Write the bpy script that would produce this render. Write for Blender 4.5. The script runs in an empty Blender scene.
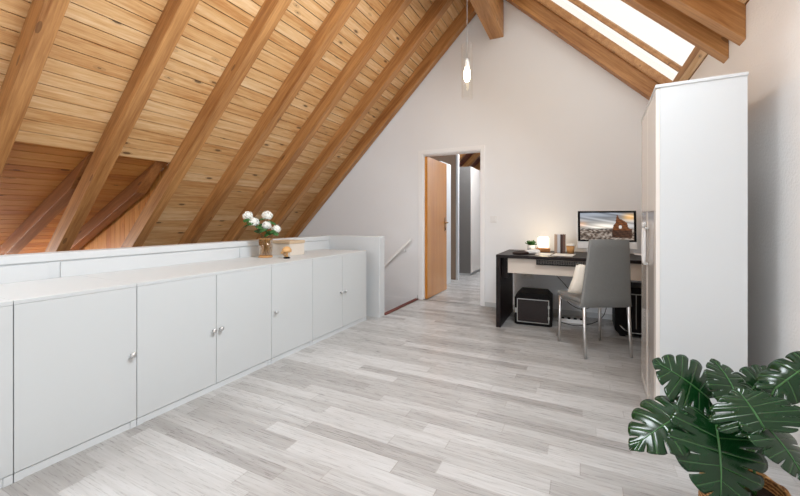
import bpy, bmesh, math, random
from mathutils import Vector, Matrix
random.seed(7)
C = bpy.context.scene.collection
R = math.radians
PI = math.pi
# ------------------------------------------------------------------ camera, sky, lights, exposure
YAW = math.atan(183/367); CAMZ = 1.10
cam = bpy.data.cameras.new('camera'); cam.lens = 36*367/800; cam.sensor_width = 36; cam.shift_y = -28/800
cam.clip_start = 0.02
camo = bpy.data.objects.new('camera', cam); C.objects.link(camo)
camo.location = (0, 0, CAMZ); camo.rotation_euler = (R(90), 0, YAW)
sc = bpy.context.scene
sc.camera = camo
sc.view_settings.view_transform = 'Standard'; sc.view_settings.look = 'None'
sc.view_settings.gamma = 1; sc.view_settings.use_curve_mapping = False
sc.view_settings.exposure = 0.14
w = bpy.data.worlds.new('sky'); sc.world = w; w.use_nodes = True
bg = w.node_tree.nodes['Background']; bg.inputs[0].default_value = (1.0, .955, .88, 1); bg.inputs[1].default_value = 1.2

def area(name, loc, target, sx, sy, power, col=(1, 1, 1)):
    l = bpy.data.lights.new(name, 'AREA'); l.shape = 'RECTANGLE'; l.size = sx; l.size_y = sy
    l.energy = power; l.color = col
    o = bpy.data.objects.new(name, l); C.objects.link(o); o.location = loc
    d = Vector(target)-Vector(loc); o.rotation_euler = d.to_track_quat('-Z', 'Y').to_euler()
    return o
# daylight through the roof windows of the right slope and the dormer; the other areas are added fill
area('roof_window_daylight', (0.44, 1.6, 3.18), (-0.56, 1.6, 2.18), 1.1, 1.4, 142, (.88, .945, 1.0))
area('gable_fill_light', (-1.1, -2.62, 2.1), (-1.1, 0, 0), 2.4, 1.2, 8, (.84, .92, 1.0))  # unseen fill behind the camera, added to brighten the room
area('left_roof_fill_light', (-2.93, -1.4, 2.55), (-1.88, -1.4, 1.53), 1.5, 1.1, 165, (.86, .93, 1.0))  # out-of-frame fill, added to brighten the right wall
area('dormer_window_daylight', (-6.42, .65, .30), (-4, .65, .9), 2.6, .4, 85, (1.0, .97, .93))
area('hall_fill_light', (-1.25, 6.6, 3.2), (-1.7, 6.6, 0.0), .5, 1.4, 115, (.95, .975, 1.0))  # fill added under the hall roof, which has no window

# ------------------------------------------------------------------ helpers
def frame_axes():
    F = Vector((-math.sin(YAW), math.cos(YAW), 0)); Rt = Vector((math.cos(YAW), math.sin(YAW), 0))
    return F, Rt

class MB:
    def __init__(s): s.bm = bmesh.new(); s.uv = s.bm.loops.layers.uv.new('UVMap')
    def face(s, pts, mi=0, uvs=None, smooth=False):
        vs = [s.bm.verts.new(p) for p in pts]
        f = s.bm.faces.new(vs); f.material_index = mi; f.smooth = smooth
        if uvs:
            for l, u in zip(f.loops, uvs): l[s.uv].uv = u
        return f
    def box(s, a, b, M=None, mi=0):
        x0, y0, z0 = a; x1, y1, z1 = b
        P = [Vector(p) for p in ((x0,y0,z0),(x1,y0,z0),(x1,y1,z0),(x0,y1,z0),(x0,y0,z1),(x1,y0,z1),(x1,y1,z1),(x0,y1,z1))]
        if M: P = [M @ p for p in P]
        v = [s.bm.verts.new(p) for p in P]
        for q in ((3,2,1,0),(4,5,6,7),(0,1,5,4),(1,2,6,5),(2,3,7,6),(3,0,4,7)):
            f = s.bm.faces.new([v[i] for i in q]); f.material_index = mi
        return s
    def prism(s, poly, lo, hi, axis='y', mi=0, M=None):
        def p3(u, v, t): return Vector({'y': (u, t, v), 'x': (t, u, v), 'z': (u, v, t)}[axis])
        A = [p3(u, v, lo) for u, v in poly]; B = [p3(u, v, hi) for u, v in poly]
        if M: A = [M @ p for p in A]; B = [M @ p for p in B]
        a = [s.bm.verts.new(p) for p in A]; b = [s.bm.verts.new(p) for p in B]
        n = len(poly)
        fs = [s.bm.faces.new(a), s.bm.faces.new(b[::-1])]
        for i in range(n): fs.append(s.bm.faces.new((a[i], b[i], b[(i+1) % n], a[(i+1) % n])))
        for f in fs: f.material_index = mi
        return s
    def tube(s, pts, r, n=10, mi=0, cap=True):
        pts = [Vector(p) for p in pts]; rs = r if isinstance(r, (list, tuple)) else [r]*len(pts)
        rings = []; up = None
        for i, p in enumerate(pts):
            d = (pts[min(i+1, len(pts)-1)]-pts[max(i-1, 0)])
            if d.length < 1e-9: d = Vector((0, 0, 1))
            d.normalize()
            if up is None: up = Vector((0, 0, 1)) if abs(d.z) < .9 else Vector((1, 0, 0))
            a = d.cross(up).normalized(); b = a.cross(d).normalized(); up = b
            rings.append([s.bm.verts.new(p+(a*math.cos(2*PI*k/n)+b*math.sin(2*PI*k/n))*rs[i]) for k in range(n)])
        for i in range(len(rings)-1):
            for k in range(n):
                f = s.bm.faces.new((rings[i][k], rings[i][(k+1) % n], rings[i+1][(k+1) % n], rings[i+1][k])); f.smooth = True; f.material_index = mi
        if cap:
            s.bm.faces.new(rings[0][::-1]).material_index = mi; s.bm.faces.new(rings[-1]).material_index = mi
        return s
    def lathe(s, prof, n=28, c=(0, 0, 0), mi=0, M=None, smooth=True):
        rings = []
        for r, z in prof:
            ring = []
            if r < 1e-6: ring = [s.bm.verts.new(Vector(c)+Vector((0, 0, z)))]
            else: ring = [s.bm.verts.new(Vector(c)+Vector((r*math.cos(2*PI*k/n), r*math.sin(2*PI*k/n), z))) for k in range(n)]
            rings.append(ring)
        if M:
            for ring in rings:
                for v in ring: v.co = M @ v.co
        for A, B in zip(rings, rings[1:]):
            for k in range(n):
                k2 = (k+1) % n
                if len(A) == 1 and len(B) == 1: continue
                if len(A) == 1: f = s.bm.faces.new((A[0], B[k2], B[k]))
                elif len(B) == 1: f = s.bm.faces.new((A[k], A[k2], B[0]))
                else: f = s.bm.faces.new((A[k], A[k2], B[k2], B[k]))
                f.smooth = smooth; f.material_index = mi
        return s
    def build(s, name, mat, parent=None, bevel=0, seg=2, recalc=True):
        if recalc: bmesh.ops.recalc_face_normals(s.bm, faces=s.bm.faces)
        me = bpy.data.meshes.new(name); s.bm.to_mesh(me); s.bm.free()
        for m in (mat if isinstance(mat, (list, tuple)) else [mat]): me.materials.append(m)
        o = bpy.data.objects.new(name, me); C.objects.link(o)
        if parent: o.parent = parent
        if bevel:
            b = o.modifiers.new('bevel', 'BEVEL'); b.width = bevel; b.segments = seg; b.limit_method = 'ANGLE'; b.angle_limit = R(50)
        return o

def tag(o, label=None, cat=None, group=None, kind=None):
    if label: o['label'] = label
    if cat: o['category'] = cat
    if group: o['group'] = group
    if kind: o['kind'] = kind
    return o
def thing(name, label, cat, loc=(0, 0, 0), rotz=0, group=None):
    o = bpy.data.objects.new(name, None); C.objects.link(o); o.empty_display_size = .05
    o.location = loc; o.rotation_euler = (0, 0, rotz)
    return tag(o, label, cat, group)
def struct(name, mb, mat, parent=None, bevel=0):
    o = mb.build(name, mat, parent, bevel)
    if not parent: o['kind'] = 'structure'
    return o
def part_label(o, l): o['label'] = l; return o

# ------------------------------------------------------------------ materials
def srgb(r, g, b):
    f = lambda c: ((c/255+.055)/1.055)**2.4 if c/255 > .04045 else c/255/12.92
    return (f(r), f(g), f(b), 1)
class NT:
    def __init__(s, name):
        s.m = bpy.data.materials.new(name); s.m.use_nodes = True; s.t = s.m.node_tree; s.n = s.t.nodes; s.l = s.t.links
        s.b = s.n['Principled BSDF']
    def node(s, ty, **kw):
        n = s.n.new(ty)
        for k, v in kw.items(): setattr(n, k, v)
        return n
    def set(s, inp, v):
        if isinstance(v, bpy.types.NodeSocket): s.l.new(v, inp)
        else: inp.default_value = v
    def math(s, op, a, b=None, c=None):
        n = s.node('ShaderNodeMath', operation=op)
        s.set(n.inputs[0], a)
        if b is not None: s.set(n.inputs[1], b)
        if c is not None: s.set(n.inputs[2], c)
        return n.outputs[0]
    def mix(s, f, a, b, blend='MIX'):
        n = s.node('ShaderNodeMix', data_type='RGBA', blend_type=blend)
        s.set(n.inputs[0], f); s.set(n.inputs[6], a); s.set(n.inputs[7], b)
        return n.outputs[2]
    def coords(s, kind='Object'): return s.node('ShaderNodeTexCoord').outputs[kind]
    def mapping(s, v, scale=(1, 1, 1), loc=None, rot=None):
        n = s.node('ShaderNodeMapping'); s.l.new(v, n.inputs[0]); n.inputs[3].default_value = scale
        if loc is not None: s.set(n.inputs[1], loc)
        if rot: n.inputs[2].default_value = rot
        return n.outputs[0]
    def noise(s, v, scale, detail=3, rough=.55, dist=0):
        n = s.node('ShaderNodeTexNoise'); s.l.new(v, n.inputs['Vector']); n.inputs['Scale'].default_value = scale
        n.inputs['Detail'].default_value = detail; n.inputs['Roughness'].default_value = rough; n.inputs['Distortion'].default_value = dist
        return n.outputs[0]
    def ramp(s, v, stops):
        n = s.node('ShaderNodeValToRGB'); s.l.new(v, n.inputs[0]); e = n.color_ramp.elements
        while len(e) < len(stops): e.new(.5)
        for q, (p, c) in zip(e, stops): q.position = p; q.color = c if len(c) == 4 else (*c, 1)
        return n.outputs[0]
    def bump(s, h, strength=.2, dist=.01):
        n = s.node('ShaderNodeBump'); s.l.new(h, n.inputs['Height']); n.inputs['Strength'].default_value = strength; n.inputs['Distance'].default_value = dist
        s.l.new(n.outputs[0], s.b.inputs['Normal'])
def g(v): return (v, v, v, 1)
def simple(name, col, rough=.5, metal=0, spec=.5, var=.06, scale=18, bump=0, coat=0, emis=None, es=0, trans=0, ior=1.45):
    t = NT(name); co = t.coords()
    n = t.noise(co, scale, 3)
    c = t.mix(n, tuple(max(0, x*(1-var)) for x in col[:3])+(1,), tuple(min(1, x*(1+var)) for x in col[:3])+(1,))
    t.l.new(c, t.b.inputs['Base Color'])
    t.b.inputs['Roughness'].default_value = rough; t.b.inputs['Metallic'].default_value = metal
    t.b.inputs['Specular IOR Level'].default_value = spec; t.b.inputs['Coat Weight'].default_value = coat
    t.b.inputs['Transmission Weight'].default_value = trans; t.b.inputs['IOR'].default_value = ior
    if emis: t.b.inputs['Emission Color'].default_value = emis; t.b.inputs['Emission Strength'].default_value = es
    if bump: t.bump(n, bump, .004)
    return t.m

def wood(name, light, dark, along='X', rough=.45, freq=1.0, knots=True, coat=0.0):
    """solid timber, grain along one local axis"""
    t = NT(name); co = t.coords()
    oi = t.node('ShaderNodeObjectInfo').outputs['Random']
    cb = t.node('ShaderNodeCombineXYZ'); t.l.new(t.math('MULTIPLY', oi, 37.0), cb.inputs[0]); t.l.new(t.math('MULTIPLY', oi, 11.0), cb.inputs[1]); t.l.new(t.math('MULTIPLY', oi, 5.0), cb.inputs[2])
    sc_ = {'X': (.35, 6, 6), 'Y': (6, .35, 6), 'Z': (6, 6, .35)}[along]
    v = t.mapping(co, sc_, cb.outputs[0])
    n1 = t.noise(v, 2.2*freq, 5, .6, .6); n2 = t.noise(v, 14*freq, 3, .6)
    f = t.math('ADD', t.math('MULTIPLY', n1, .65), t.math('MULTIPLY', n2, .35))
    c = t.ramp(f, [(.33, dark), (.5, tuple((a+b)/2 for a, b in zip(light, dark))), (.66, light)])
    if knots:
        vo = t.node('ShaderNodeTexVoronoi', feature='F1')
        s2 = {'X': (1.6, 5, 5), 'Y': (5, 1.6, 5), 'Z': (5, 5, 1.6)}[along]
        t.l.new(t.mapping(co, s2, cb.outputs[0]), vo.inputs['Vector']); vo.inputs['Scale'].default_value = 1.3
        k = t.math('LESS_THAN', vo.outputs['Distance'], .085)
        c = t.mix(t.math('MULTIPLY', k, .55), c, tuple(x*.3 for x in dark[:3])+(1,))
    t.l.new(c, t.b.inputs['Base Color']); t.b.inputs['Roughness'].default_value = rough; t.b.inputs['Coat Weight'].default_value = coat
    t.bump(f, .12, .003)
    return t.m

M_ = 0
def boards_mat(name, cols, rough=.42, w=.1):
    """tongue and groove boards: UV.x metres along, UV.y board number"""
    t = NT(name); uv = t.node('ShaderNodeUVMap').outputs[0]
    sp = t.node('ShaderNodeSeparateXYZ'); t.l.new(uv, sp.inputs[0])
    row = t.math('FLOOR', sp.outputs[1])
    wn = t.node('ShaderNodeTexWhiteNoise', noise_dimensions='1D'); t.l.new(row, wn.inputs['W'])
    along = t.math('ADD', sp.outputs[0], t.math('MULTIPLY', row, 7.31))
    cb = t.node('ShaderNodeCombineXYZ'); t.l.new(along, cb.inputs[0]); t.l.new(t.math('MULTIPLY', sp.outputs[1], w), cb.inputs[1])
    v = t.mapping(cb.outputs[0], (.6, 9, 1))
    n1 = t.noise(v, 3, 5, .6, .8); n2 = t.noise(v, 18, 3)
    f = t.math('ADD', t.math('MULTIPLY', n1, .7), t.math('MULTIPLY', n2, .3))
    f = t.math('ADD', f, t.math('MULTIPLY', t.math('SUBTRACT', wn.outputs[0], .5), .22))
    c = t.ramp(f, [(.28, cols[0]), (.48, cols[1]), (.68, cols[2])])
    vo = t.node('ShaderNodeTexVoronoi', feature='F1'); vo.inputs['Scale'].default_value = 1
    t.l.new(t.mapping(cb.outputs[0], (3.2, 8.5, 1)), vo.inputs['Vector'])
    k = t.math('LESS_THAN', vo.outputs['Distance'], .10)
    k2 = t.math('MULTIPLY', t.math('LESS_THAN', vo.outputs['Distance'], .16), .3)
    c = t.mix(k2, c, tuple(x*.5 for x in cols[0][:3])+(1,))
    c = t.mix(t.math('MULTIPLY', k, .8), c, tuple(x*.18 for x in cols[0][:3])+(1,))
    t.l.new(c, t.b.inputs['Base Color']); t.b.inputs['Roughness'].default_value = rough
    t.bump(f, .1, .003)
    return t.m

def plaster(name, col, scale=70, bump=.35, dist=.004, rough=.85):
    t = NT(name); co = t.coords(); n = t.noise(co, scale, 4, .6)
    n2 = t.noise(co, 1.3, 3)
    c = t.mix(n2, tuple(x*.95 for x in col[:3])+(1,), tuple(min(1, x*1.03) for x in col[:3])+(1,))
    t.l.new(c, t.b.inputs['Base Color']); t.b.inputs['Roughness'].default_value = rough
    t.bump(n, bump, dist); return t.m

def floor_mat():
    t = NT('laminate_floor'); co = t.coords(); sp = t.node('ShaderNodeSeparateXYZ'); t.l.new(co, sp.inputs[0])
    X, Y = sp.outputs[0], sp.outputs[1]
    ry = t.math('DIVIDE', Y, .088); row = t.math('FLOOR', ry)
    w1 = t.node('ShaderNodeTexWhiteNoise', noise_dimensions='1D'); t.l.new(row, w1.inputs['W'])
    rx = t.math('ADD', t.math('DIVIDE', X, .74), t.math('MULTIPLY', w1.outputs[0], 7)); col = t.math('FLOOR', rx)
    cb = t.node('ShaderNodeCombineXYZ'); t.l.new(row, cb.inputs[0]); t.l.new(col, cb.inputs[1])
    w2 = t.node('ShaderNodeTexWhiteNoise', noise_dimensions='2D'); t.l.new(cb.outputs[0], w2.inputs['Vector'])
    cv = t.node('ShaderNodeCombineXYZ'); t.l.new(t.math('ADD', X, t.math('MULTIPLY', w2.outputs[0], 31)), cv.inputs[0]); t.l.new(Y, cv.inputs[1]); t.l.new(t.math('MULTIPLY', w2.outputs[0], 9), cv.inputs[2])
    v = t.mapping(cv.outputs[0], (1.3, 22, 1))
    n1 = t.noise(v, 1.6, 4, .6, .5); n2 = t.noise(v, 7, 4, .65)
    f = t.math('ADD', t.math('MULTIPLY', n1, .5), t.math('MULTIPLY', n2, .28))
    f = t.math('ADD', f, t.math('ADD', t.math('MULTIPLY', w2.outputs[0], .33), -.02))
    c = t.ramp(f, [(.28, srgb(136, 133, 131)), (.5, srgb(160, 158, 156)), (.68, srgb(178, 177, 176)), (.9, srgb(193, 193, 193))])
    fy = t.math('FRACT', ry); fx = t.math('FRACT', rx)
    e1 = t.math('LESS_THAN', fy, .03); e2 = t.math('LESS_THAN', fx, .006)
    e = t.math('MAXIMUM', e1, e2)
    c = t.mix(t.math('MULTIPLY', e, .3), c, srgb(110, 100, 92))
    t.l.new(c, t.b.inputs['Base Color']); t.b.inputs['Roughness'].default_value = .3; t.b.inputs['Specular IOR Level'].default_value = .5
    rr = t.math('ADD', t.math('MULTIPLY', n2, .18), .2); t.l.new(rr, t.b.inputs['Roughness'])
    t.bump(n2, .05, .002)
    return t.m

M = {}
M['floor'] = floor_mat()
M['wall'] = plaster('white_plaster', srgb(238, 240, 243), 60, .12, .003)
M['rough_wall'] = plaster('rough_white_plaster', srgb(240, 238, 236), 75, .7, .006)
M['white'] = simple('white_lacquer', srgb(194, 197, 198), .38, var=.01, scale=2)
M['white_soft'] = simple('white_paint', srgb(202, 205, 207), .55, var=.012, scale=3)
M['white_bright'] = simple('bright_white_paint', srgb(242, 243, 245), .45, var=.01, scale=3)
M['white_gloss'] = simple('white_gloss', srgb(222, 216, 210), .2, var=.01, scale=3)
M['grey_panel'] = simple('grey_gloss_panel', srgb(176, 168, 160), .14, var=.02, scale=2)
BL, BD = srgb(214, 168, 118), srgb(176, 118, 66)
M['boards'] = boards_mat('pine_boards', (srgb(182, 126, 72), srgb(211, 167, 115), srgb(230, 197, 154)))
M['dormer_boards'] = boards_mat('deep_pine_boards', (srgb(176, 106, 44), srgb(202, 136, 66), srgb(216, 158, 88)))  # deeper tone than the main slope boards
M['rafter'] = wood('pine_rafter', srgb(200, 148, 92), srgb(132, 80, 36), 'X')
M['rafter_deep'] = wood('deep_pine_rafter', srgb(180, 124, 74), srgb(130, 80, 40), 'X')  # slightly deeper tone than the main rafters
M['purlin'] = wood('pine_purlin', srgb(200, 150, 96), srgb(150, 98, 50), 'Y')
M['gap'] = simple('dark_gap', srgb(40, 24, 12), .9)
M['door_wood'] = wood('honey_door_veneer', srgb(206, 142, 54), srgb(184, 114, 36), 'Z', .28, .6, False, .8)
M['redwood'] = wood('red_brown_stair_wood', srgb(112, 42, 22), srgb(78, 26, 12), 'Y', .6)
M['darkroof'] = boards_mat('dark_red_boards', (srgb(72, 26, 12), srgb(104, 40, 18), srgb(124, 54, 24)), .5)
M['espresso'] = wood('espresso_veneer', srgb(32, 22, 21), srgb(18, 12, 12), 'X', .38, 1, False)
M['espresso'].node_tree.nodes['Principled BSDF'].inputs['Specular IOR Level'].default_value = .2
M['cream'] = simple('cream_laminate', srgb(204, 192, 180), .4, var=.02)
M['chrome'] = simple('brushed_chrome', srgb(214, 214, 214), .36, 1, var=.03)
M['steel'] = simple('satin_steel', srgb(170, 170, 168), .35, 1, var=.03)
M['brass'] = simple('dark_brass', srgb(150, 120, 84), .35, 1, var=.05)
M['leather'] = simple('grey_faux_leather', srgb(122, 122, 120), .45, var=.06, scale=60, bump=.15)
M['black'] = simple('black_plastic', srgb(10, 8, 8), .5, var=.2, spec=.15)
M['blacklace'] = simple('black_mesh', srgb(26, 25, 26), .6, var=.3)
M['grey_keys'] = simple('grey_legends', srgb(150, 150, 146), .6)
M['cushion'] = simple('cream_cushion_fabric', srgb(232, 222, 208), .9, var=.05, scale=40, bump=.2)
M['green'] = simple('leaf_green', srgb(52, 98, 44), .5, var=.25, scale=20)
M['petal'] = simple('white_petals', srgb(238, 238, 232), .7, var=.05, scale=90)
M['stem'] = simple('brown_green_stem', srgb(84, 72, 40), .6, var=.2)
M['amber'] = simple('amber_glass', srgb(214, 150, 80), .05, var=.02, trans=1, ior=1.3)
M['amber_solid'] = simple('amber_band', srgb(182, 134, 82), .35, var=.12, scale=60)
M['storage'] = simple('beige_card', srgb(206, 196, 184), .7, var=.03)
M['storage_lid'] = simple('tan_lid', srgb(192, 168, 140), .7, var=.05)
M['mush'] = simple('golden_mushroom', srgb(196, 152, 100), .45, var=.25, scale=60)
M['paper'] = simple('white_paper', srgb(236, 232, 226), .8, var=.02)
M['kraft'] = simple('kraft_card', srgb(194, 146, 92), .7, var=.05)
M['box_wood'] = wood('lamp_base_wood', srgb(176, 118, 56), srgb(128, 78, 30), 'X', .4, 2, False)
M['bulb_on'] = simple('glowing_bulb', srgb(255, 236, 200), .4, emis=(1, .82, .55, 1), es=16)
M['shade_on'] = simple('glowing_cube_shade', srgb(255, 240, 215), .4, emis=(1, .86, .62, 1), es=6)
M['ceramic'] = simple('white_ceramic', srgb(232, 232, 232), .25, var=.01)
M['cord'] = simple('grey_cord', srgb(170, 168, 168), .6)
M['soil'] = simple('dark_soil', srgb(40, 26, 18), .95, var=.5, scale=120, bump=1)
M['brown_cloth'] = simple('dark_brown_leather', srgb(52, 34, 28), .5, var=.3)
M['tower'] = simple('white_cloth', srgb(234, 232, 230), .9, var=.04, scale=80, bump=.3)
M['tan_book'] = simple('tan_cover', srgb(186, 160, 140), .5)
M['silver_book'] = simple('silver_cover', srgb(214, 216, 220), .35)
M['brown_book'] = simple('dark_brown_cover', srgb(74, 50, 44), .5)
M['taupe_book'] = simple('taupe_cover', srgb(120, 92, 80), .5)
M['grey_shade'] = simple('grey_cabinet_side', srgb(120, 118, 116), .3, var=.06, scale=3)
M['taupe'] = simple('taupe_partition', srgb(150, 130, 112), .6)
def basket():
    t = NT('woven_seagrass'); co = t.coords()
    wv = t.node('ShaderNodeTexWave', wave_type='BANDS', bands_direction='Z'); t.l.new(co, wv.inputs['Vector']); wv.inputs['Scale'].default_value = 26; wv.inputs['Distortion'].default_value = 3; wv.inputs['Detail Scale'].default_value = 6
    n = t.noise(co, 70, 3)
    f = t.math('ADD', t.math('MULTIPLY', wv.outputs[1], .6), t.math('MULTIPLY', n, .4))
    t.l.new(t.ramp(f, [(.2, srgb(112, 70, 34)), (.55, srgb(176, 124, 70)), (.85, srgb(214, 166, 108))]), t.b.inputs['Base Color'])
    t.b.inputs['Roughness'].default_value = .8; t.bump(f, .9, .01); return t.m
M['basket'] = basket()
def leafmat():
    t = NT('monstera_leaf'); uv = t.node('ShaderNodeUVMap').outputs[0]; sp = t.node('ShaderNodeSeparateXYZ'); t.l.new(uv, sp.inputs[0])
    # UV.x 0 on midrib..1 on rim, UV.y lobe coordinate (integer at the vein)
    fy = t.math('ABSOLUTE', t.math('SUBTRACT', t.math('FRACT', sp.outputs[1]), .5))
    vein = t.math('LESS_THAN', fy, .035); mid = t.math('LESS_THAN', sp.outputs[0], .03)
    vv = t.math('MAXIMUM', vein, mid)
    n = t.noise(t.coords(), 14, 3)
    c = t.mix(n, srgb(4, 30, 12), srgb(12, 54, 20))
    c = t.mix(t.math('MULTIPLY', vv, .22), c, srgb(96, 136, 84))
    t.l.new(c, t.b.inputs['Base Color']); t.b.inputs['Roughness'].default_value = .21; t.b.inputs['Specular IOR Level'].default_value = .4
    hh = t.math('ADD', t.math('MULTIPLY', t.math('SMOOTH_MIN', fy, .12, .1), 6), t.math('MULTIPLY', n, .3))
    t.bump(hh, .5, .004); return t.m
M['leaf'] = leafmat()
def pane_mat():
    m = bpy.data.materials.new('clear_pane'); m.use_nodes = True; t = m.node_tree; t.nodes.clear()
    o = t.nodes.new('ShaderNodeOutputMaterial'); mx = t.nodes.new('ShaderNodeMixShader'); tr = t.nodes.new('ShaderNodeBsdfTransparent'); gl = t.nodes.new('ShaderNodeBsdfGlossy')
    fr = t.nodes.new('ShaderNodeFresnel'); fr.inputs[0].default_value = 1.45
    gl.inputs['Roughness'].default_value = .03; tr.inputs[0].default_value = (.97, .97, .97, 1)
    ge = t.nodes.new('ShaderNodeNewGeometry'); mu = t.nodes.new('ShaderNodeMath'); mu.operation = 'MULTIPLY'; iv = t.nodes.new('ShaderNodeMath'); iv.operation = 'SUBTRACT'; iv.inputs[0].default_value = 1
    t.links.new(ge.outputs['Backfacing'], iv.inputs[1]); t.links.new(fr.outputs[0], mu.inputs[0]); t.links.new(iv.outputs[0], mu.inputs[1]); t.links.new(mu.outputs[0], mx.inputs[0])
    t.links.new(tr.outputs[0], mx.inputs[1]); t.links.new(gl.outputs[0], mx.inputs[2]); t.links.new(mx.outputs[0], o.inputs[0])
    return m
M['pane'] = pane_mat()
def tint_glass(name, col, k):
    m = bpy.data.materials.new(name); m.use_nodes = True; t = m.node_tree; t.nodes.clear()
    o = t.nodes.new('ShaderNodeOutputMaterial'); mx = t.nodes.new('ShaderNodeMixShader'); tr = t.nodes.new('ShaderNodeBsdfTransparent'); gl = t.nodes.new('ShaderNodeBsdfGlossy')
    lw = t.nodes.new('ShaderNodeLayerWeight'); lw.inputs[0].default_value = k
    gl.inputs['Roughness'].default_value = .06; tr.inputs[0].default_value = col; gl.inputs[0].default_value = (1, .97, .93, 1)
    t.links.new(lw.outputs[1], mx.inputs[0]); t.links.new(tr.outputs[0], mx.inputs[1]); t.links.new(gl.outputs[0], mx.inputs[2]); t.links.new(mx.outputs[0], o.inputs[0])
    return m
M['amber_thin'] = tint_glass('amber_thin_glass', (.93, .80, .62, 1), .35)
M['clear_thin'] = tint_glass('clear_thin_glass', (.995, .995, .99, 1), .03)

# ------------------------------------------------------------------ room geometry constants
S = .983; XR = -1.0; ZR = 3.97          # rafter-bottom plane: z = ZR - S*|x-XR|
TV = .20                                 # vertical distance rafter bottom -> boards
XW = .85; YB = 4.68; YF = -2.5
COSA = 1/math.sqrt(1+S*S)
zl = lambda x, off=0: ZR + S*(x-XR) + off
zr = lambda x, off=0: ZR - S*(x-XR) + off

# floor (with the stair opening cut out)
f = MB()
SX0, SX1, SY0, SY1 = -3.9, -2.06, 3.72, 4.68
for a, b in (((-6.6, YF), (1.1, SY0)), ((-6.6, SY0), (SX0, SY1)), ((SX1, SY0), (1.1, SY1)), ((-4.6, SY1), (1.1, 10.2))):
    f.box((a[0], a[1], -.12), (b[0], b[1], 0))
struct('floor', f, M['floor'])
# stairwell shell
f = MB(); f.box((SX0-.06, SY0-.12, -2.7), (SX1+.06, SY0, -.12)); f.box((SX0-.06, SY1, -2.7), (SX1+.06, SY1+.1, -.12)); f.box((SX0-.1, SY0, -2.7), (SX0, SY1, -.12)); f.box((SX1, SY0, -2.7), (SX1+.1, SY1, -.12)); f.box((SX0, SY0, -2.75), (SX1, SY1, -2.7))
f.box((SX0, SY1-.006, -2.7), (SX1, SY1-.0005, .0)); struct('wall_stairwell', f, M['wall'])

# back wall with door opening, gable shaped
DX0, DX1, DZ = -1.975, -1.17, 2.0
TW = .12
f = MB()
def gable(y0, y1, x0, x1, zb, mb, off=TV-.01):
    """wall piece between x0,x1 from zb up to the board plane"""
    pts = [(x0, zb), (x1, zb)]
    top = lambda x: (zl(x, off) if x < XR else zr(x, off))
    pts.append((x1, top(x1)))
    if x0 < XR < x1: pts.append((XR, top(XR)))
    pts.append((x0, top(x0)))
    mb.prism(pts, y0, y1, 'y')
gable(YB, YB+TW, -5.0, DX0, -.0, f); gable(YB, YB+TW, DX1, XW+.1, 0, f)
gable(YB, YB+TW, DX0, DX1, DZ, f)
struct('wall_back', f, M['wall'])
# front gable wall (behind the viewpoint) with an added opening for the fill light
f = MB()
gable(YF-TW, YF, -5.0, -2.4, 0, f); gable(YF-TW, YF, .2, XW+.1, 0, f); gable(YF-TW, YF, -2.4, .2, 2.8, f)
f.box((-2.4, YF-TW, 0), (.2, YF, 1.0))
struct('wall_front', f, M['wall'])
wf = thing('added_window_3', None, None, (0, 0, 0)); wf['kind'] = 'structure'  # unseen window, added to go with the gable fill
f = MB()
for a, b in (((-2.4, 1.0), (-2.34, 2.8)), ((.14, 1.0), (.2, 2.8)), ((-2.34, 1.0), (.14, 1.06)), ((-2.34, 2.74), (.14, 2.8)), ((-1.13, 1.06), (-1.07, 2.74))):
    f.box((a[0], YF-.08, a[1]), (b[0], YF-.02, b[1]))
f.build('window_frame', M['white_soft'], wf)
f = MB(); f.box((-2.34, YF-.055, 1.06), (-1.13, YF-.049, 2.74)); f.box((-1.07, YF-.055, 1.06), (.14, YF-.049, 2.74)); f.build('pane', M['pane'], wf)
# right wall
f = MB(); f.prism([(XW, 0), (XW+.14, 0), (XW+.14, zr(XW+.14, TV)), (XW, zr(XW, TV))], YF-TW, YB+TW, 'y')
struct('wall_right', f, M['rough_wall'])
# left eaves wall far under the roof
f = MB(); f.box((-5.05, YF, 0), (-4.95, YB, .32)); struct('wall_eaves', f, M['wall'])

# low wall (knee parapet) behind the cupboards, with cap and inset panels
KX = -2.75
f = MB(); f.box((KX-.11, YF, 0), (KX-.004, 3.6, .862)); struct('wall_left', f, M['white_soft'])
f = MB(); f.box((KX-.13, YF, .862), (KX+.006, 3.6, .907)); struct('trim_1', f, M['white_soft'], bevel=.003)
f = MB()
edges = [-1.2, .99, 1.035, 2.27, 2.30, 3.575]
for y0, y1 in ((-1.2, .985), (1.04, 2.26), (2.30, 3.575)):
    f.box((KX-.004, y0, .70), (KX+.006, y1, .852))
struct('trim_2', f, M['white_soft'], bevel=.002)
# stair parapet
f = MB(); f.box((KX-.13, 3.6, -.12), (-2.055, 3.72, .912)); struct('wall_stair', f, M['white_soft'], bevel=.004)
# baseboards
f = MB(); f.box((SX1+.0, YB-.014, 0), (-2.06+.005, YB, .06)); f.box((-1.98-.07, YB-.014, 0), (-2.046, YB, .06)); f.box((-1.125, YB-.014, 0), (XW, YB, .055)); struct('baseboard_back', f, M['white_soft'])
f = MB(); f.box((XW-.014, YF, 0), (XW, YB-.014, .055)); struct('baseboard_right', f, M['white_soft'])

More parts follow.
